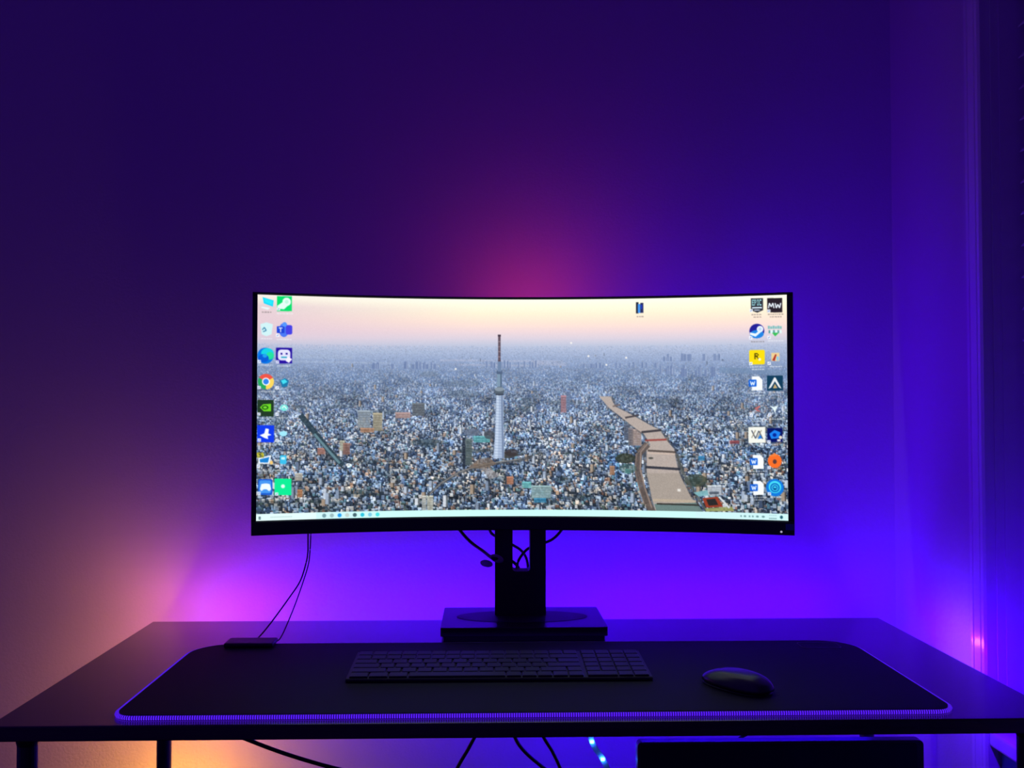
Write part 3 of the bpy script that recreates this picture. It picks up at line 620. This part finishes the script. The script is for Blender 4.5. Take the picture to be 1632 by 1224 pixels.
R = Matrix.Translation(mo.location) @ Matrix.Rotation(math.radians(33.5), 4, 'Z')
bm = bmesh.new(); bmesh.ops.create_cone(bm, cap_ends=True, segments=20, radius1=.007, radius2=.007, depth=.005, matrix=R @ Matrix.Translation((0, .024, .0103)) @ Matrix.Rotation(math.pi / 2, 4, 'Y'))
from_bm('scroll_wheel', bm, M['black'], mo, False)

# ---------------------------------------------------------------- light strips
def led_mesh(k):
    bm = bmesh.new(); add_box(bm, -.0025, .0025, -.0012, .0012, -.0018, .0018)
    me = bpy.data.meshes.new('led'); bm.to_mesh(me); bm.free(); me.materials.append(M['led_' + k]); return me
LM = {k: led_mesh(k) for k in LED}
def led(parent, loc, kind, rz=0.0):
    o = bpy.data.objects.new('led', LM[kind]); COL.objects.link(o); o.parent = parent; o.location = Vector(loc) - parent.location; o.rotation_euler = (0, 0, rz)
ZS = DZ - .0085
strip = thing('led_strip', 'colour-changing light strip stuck along the rear and side edges of the desk', 'light strip', (DX1, DY1, ZS))
bm = bmesh.new(); add_box(bm, DX0 + .005, DX1, DY1 + .0002, DY1 + .0012, ZS - .004, ZS + .004); from_bm('tape', bm, M['pcb'], strip)
bm = bmesh.new(); add_box(bm, DX1 + .0002, DX1 + .0012, DY0 + .02, DY1, ZS - .004, ZS + .004); from_bm('tape', bm, M['pcb'], strip)
bm = bmesh.new(); add_box(bm, DX0 - .0012, DX0 - .0002, 1.51, DY1, ZS - .004, ZS + .004); from_bm('tape', bm, M['pcb'], strip)
for k in range(5): led(strip, (DX0 - .0026, DY1 - .012 - k * .0198, ZS), 'orange', math.pi / 2)
for k in range(58):
    x = DX0 + .012 + k * .0198
    kind = 'peach' if x < -.475 else 'magenta' if x < -.345 else 'blue' if .085 < x < .15 else 'violet'
    led(strip, (x, DY1 + .0026, ZS), kind)
for k in range(25): led(strip, (DX1 + .0026, DY1 - .012 - k * .0198, ZS), 'pale' if 6 <= k <= 9 else 'violet', math.pi / 2)
# amber part of the strip, run down the rear of the back left leg
so_ = thing('led_strip', 'amber-lit light strip running down behind the left back desk leg', 'light strip', (-.4933, 1.5825, .34))
box('tape', -.4973, -.4893, 1.5815, 1.5825, .34, .7180, M['pcb'], so_)
for k in range(8): led(so_, (-.4933, 1.5838, .350 + k * .0190), 'amber')
# loose tail with blue lights under the middle of the desk
tp = spline([(.1440, 1.50, .7180), (.1500, 1.50, .6300), (.1577, 1.498, .5804), (.1735, 1.496, .5553), (.1840, 1.494, .5300), (.1880, 1.49, .4900)], 6)
tl_ = thing('led_strip', 'loose end of light strip with two bright blue points hanging under the desk', 'light strip', (.1735, 1.496, .49))
bm = bmesh.new(); prev = None
for i, p in enumerate(tp):
    t = (tp[min(i + 1, len(tp) - 1)] - tp[max(i - 1, 0)]).normalized(); n = Vector((t.z, 0, -t.x)) * .004
    cur = [bm.verts.new(p + n + Vector((0, 0, 0))), bm.verts.new(p - n), bm.verts.new(p - n + Vector((0, .001, 0))), bm.verts.new(p + n + Vector((0, .001, 0)))]
    if prev:
        for k in range(4): bm.faces.new((prev[k], prev[(k + 1) % 4], cur[(k + 1) % 4], cur[k]))
    else: bm.faces.new(cur)
    prev = cur
bm.faces.new(prev[::-1]); from_bm('tape', bm, M['pcb'], tl_)
for q in ((.1577, 1.4962, .5804), (.1735, 1.4942, .5553)): led(tl_, q, 'cyan')
for q in ((.1470, 1.5030, .66), (.1500, 1.5030, .63), (.1577, 1.5010, .5804), (.1735, 1.4990, .5553), (.1850, 1.4960, .527)): led(tl_, q, 'blue')

# blue strip stuck to the underside of the desk, above the case
ub = thing('led_strip', 'blue-lit light strip stuck under the desk top above the flat black panel', 'light strip', (.39, 1.50, .7170))
box('tape', .205, .578, 1.496, 1.504, .7170, .7182, M['pcb'], ub)
for k in range(18): led(ub, (.2200 + k * .0203, 1.50, .7150), 'deep')
# ---------------------------------------------------------------- flat panel under the desk
cs_ = thing('display_panel', 'flat black panel with glossy face and slim frame standing upright under the desk', 'panel', (.378, 1.29, 0))
prism('frame', rounded(.1936, .5621, .030, .6480, (.006,) * 4, 4), 'y', 1.2850, 1.3010, M['case'], cs_, .001)
prism('glossy_face', rounded(.1980, .5525, .040, .6445, (.003,) * 4, 3), 'y', 1.2838, 1.2849, M['caseglass'], cs_)
for x in (.24, .51): box('support_foot', x - .02, x + .02, 1.23, 1.36, 0.0, .0298, M['case'], cs_, .003)

# ---------------------------------------------------------------- cables
def cable(pts, r, label, group=None, n=10):
    o = tube('cable', spline(pts, n), r, M['cable']); return tag(o, label, 'cable', group)
cable([(-.2637, 1.515, .905), (-.2637, 1.505, .887), (-.2635, 1.503, .861), (-.2662, 1.50, .8426), (-.2726, 1.49, .8195), (-.2850, 1.475, .7990), (-.3119, 1.468, .7615), (-.3290, 1.462, .7420), (-.336, 1.4535, .7435)], .0011, 'thin black cable from the monitor to the left end of the mat controller')
cable([(-.2600, 1.515, .905), (-.2600, 1.508, .887), (-.2600, 1.500, .861), (-.2610, 1.490, .8420), (-.2688, 1.475, .8109), (-.2813, 1.468, .7748), (-.2960, 1.463, .7420), (-.304, 1.4535, .7435)], .0009, 'thinner black cable falling steeply from the monitor to the right end of the mat controller')
cable([(-.055, 1.600, .905), (-.0406, 1.600, .8809), (-.0237, 1.602, .862), (-.0038, 1.590, .8491), (.010, 1.5515, .8440), (.020, 1.5515, .8430)], .0026, 'thick black cable sagging from the left to the pale tag on the monitor stand')
cable([(.0165, 1.604, .8411), (.040, 1.604, .832), (.052, 1.602, .8211), (.056, 1.602, .80), (.050, 1.602, .775)], .0026, 'black cable passing low through the slot of the monitor stand')
cable([(-.002, 1.612, .905), (.0062, 1.612, .8808), (.0141, 1.612, .8709), (.043, 1.612, .8559), (.058, 1.611, .8459), (.066, 1.611, .832), (.068, 1.611, .812), (.064, 1.611, .785)], .0022, 'black cable running down across the slot of the monitor stand')
cable([(.135, 1.600, .900), (.1189, 1.598, .8785), (.1079, 1.598, .8676), (.0959, 1.598, .8616), (.071, 1.597, .8538), (.058, 1.597, .842), (.050, 1.597, .825), (.048, 1.597, .790)], .0022, 'black cable coming from the right behind the monitor stand')
tg = thing('cable_tag', 'pale tag and tie wrapped round the thick cable left of the stand', 'cable tag', (.010, 1.5525, .832))
bm = bmesh.new(); bmesh.ops.create_uvsphere(bm, u_segments=12, v_segments=8, radius=1, matrix=Matrix.Translation((.0175, 1.5515, .8430)) @ Matrix.Rotation(.35, 4, 'Y') @ Matrix.Diagonal((.0110, .0028, .0062, 1))); from_bm('wrap', bm, M['tagm'], tg, True)
bm = bmesh.new(); bmesh.ops.create_uvsphere(bm, u_segments=12, v_segments=8, radius=1, matrix=Matrix.Translation((.0015, 1.5515, .8355)) @ Matrix.Rotation(.2, 4, 'Y') @ Matrix.Diagonal((.0100, .0018, .0055, 1))); from_bm('flag', bm, M['tagm'], tg, True)
cable([(-.43, 1.45, .7150), (-.39, 1.45, .6260), (-.3421, 1.45, .6045), (-.2799, 1.45, .5809), (-.2086, 1.45, .5599), (-.12, 1.45, .540), (-.04, 1.45, .50)], .0030, 'black cable sloping under the left half of the desk', n=8)
cable([(.044, 1.45, .7145), (.016, 1.45, .660), (-.0149, 1.45, .6044), (-.0256, 1.45, .5849), (-.0408, 1.45, .5584), (-.055, 1.45, .52), (-.06, 1.45, .44)], .0026, 'black cable leaning left under the middle of the desk', n=8)
cable([(.005, 1.47, .7145), (.022, 1.468, .655), (.0399, 1.46, .6057), (.0552, 1.46, .5806), (.0866, 1.46, .5536), (.12, 1.46, .53), (.13, 1.46, .45)], .0026, 'black cable curving right under the middle of the desk', n=8)
cable([(.024, 1.44, .7145), (.050, 1.44, .665), (.0831, 1.44, .6053), (.0957, 1.44, .5847), (.1082, 1.44, .557), (.118, 1.44, .52), (.12, 1.44, .44)], .0024, 'straight black cable left of the two bright blue lights', n=8)
cable([(.455, 1.50, .7180), (.445, 1.50, .66), (.4246, 1.49, .6150), (.399, 1.485, .600), (.37, 1.48, .585), (.34, 1.48, .54)], .0026, 'black cable crossing the gap above the flat black panel', n=8)
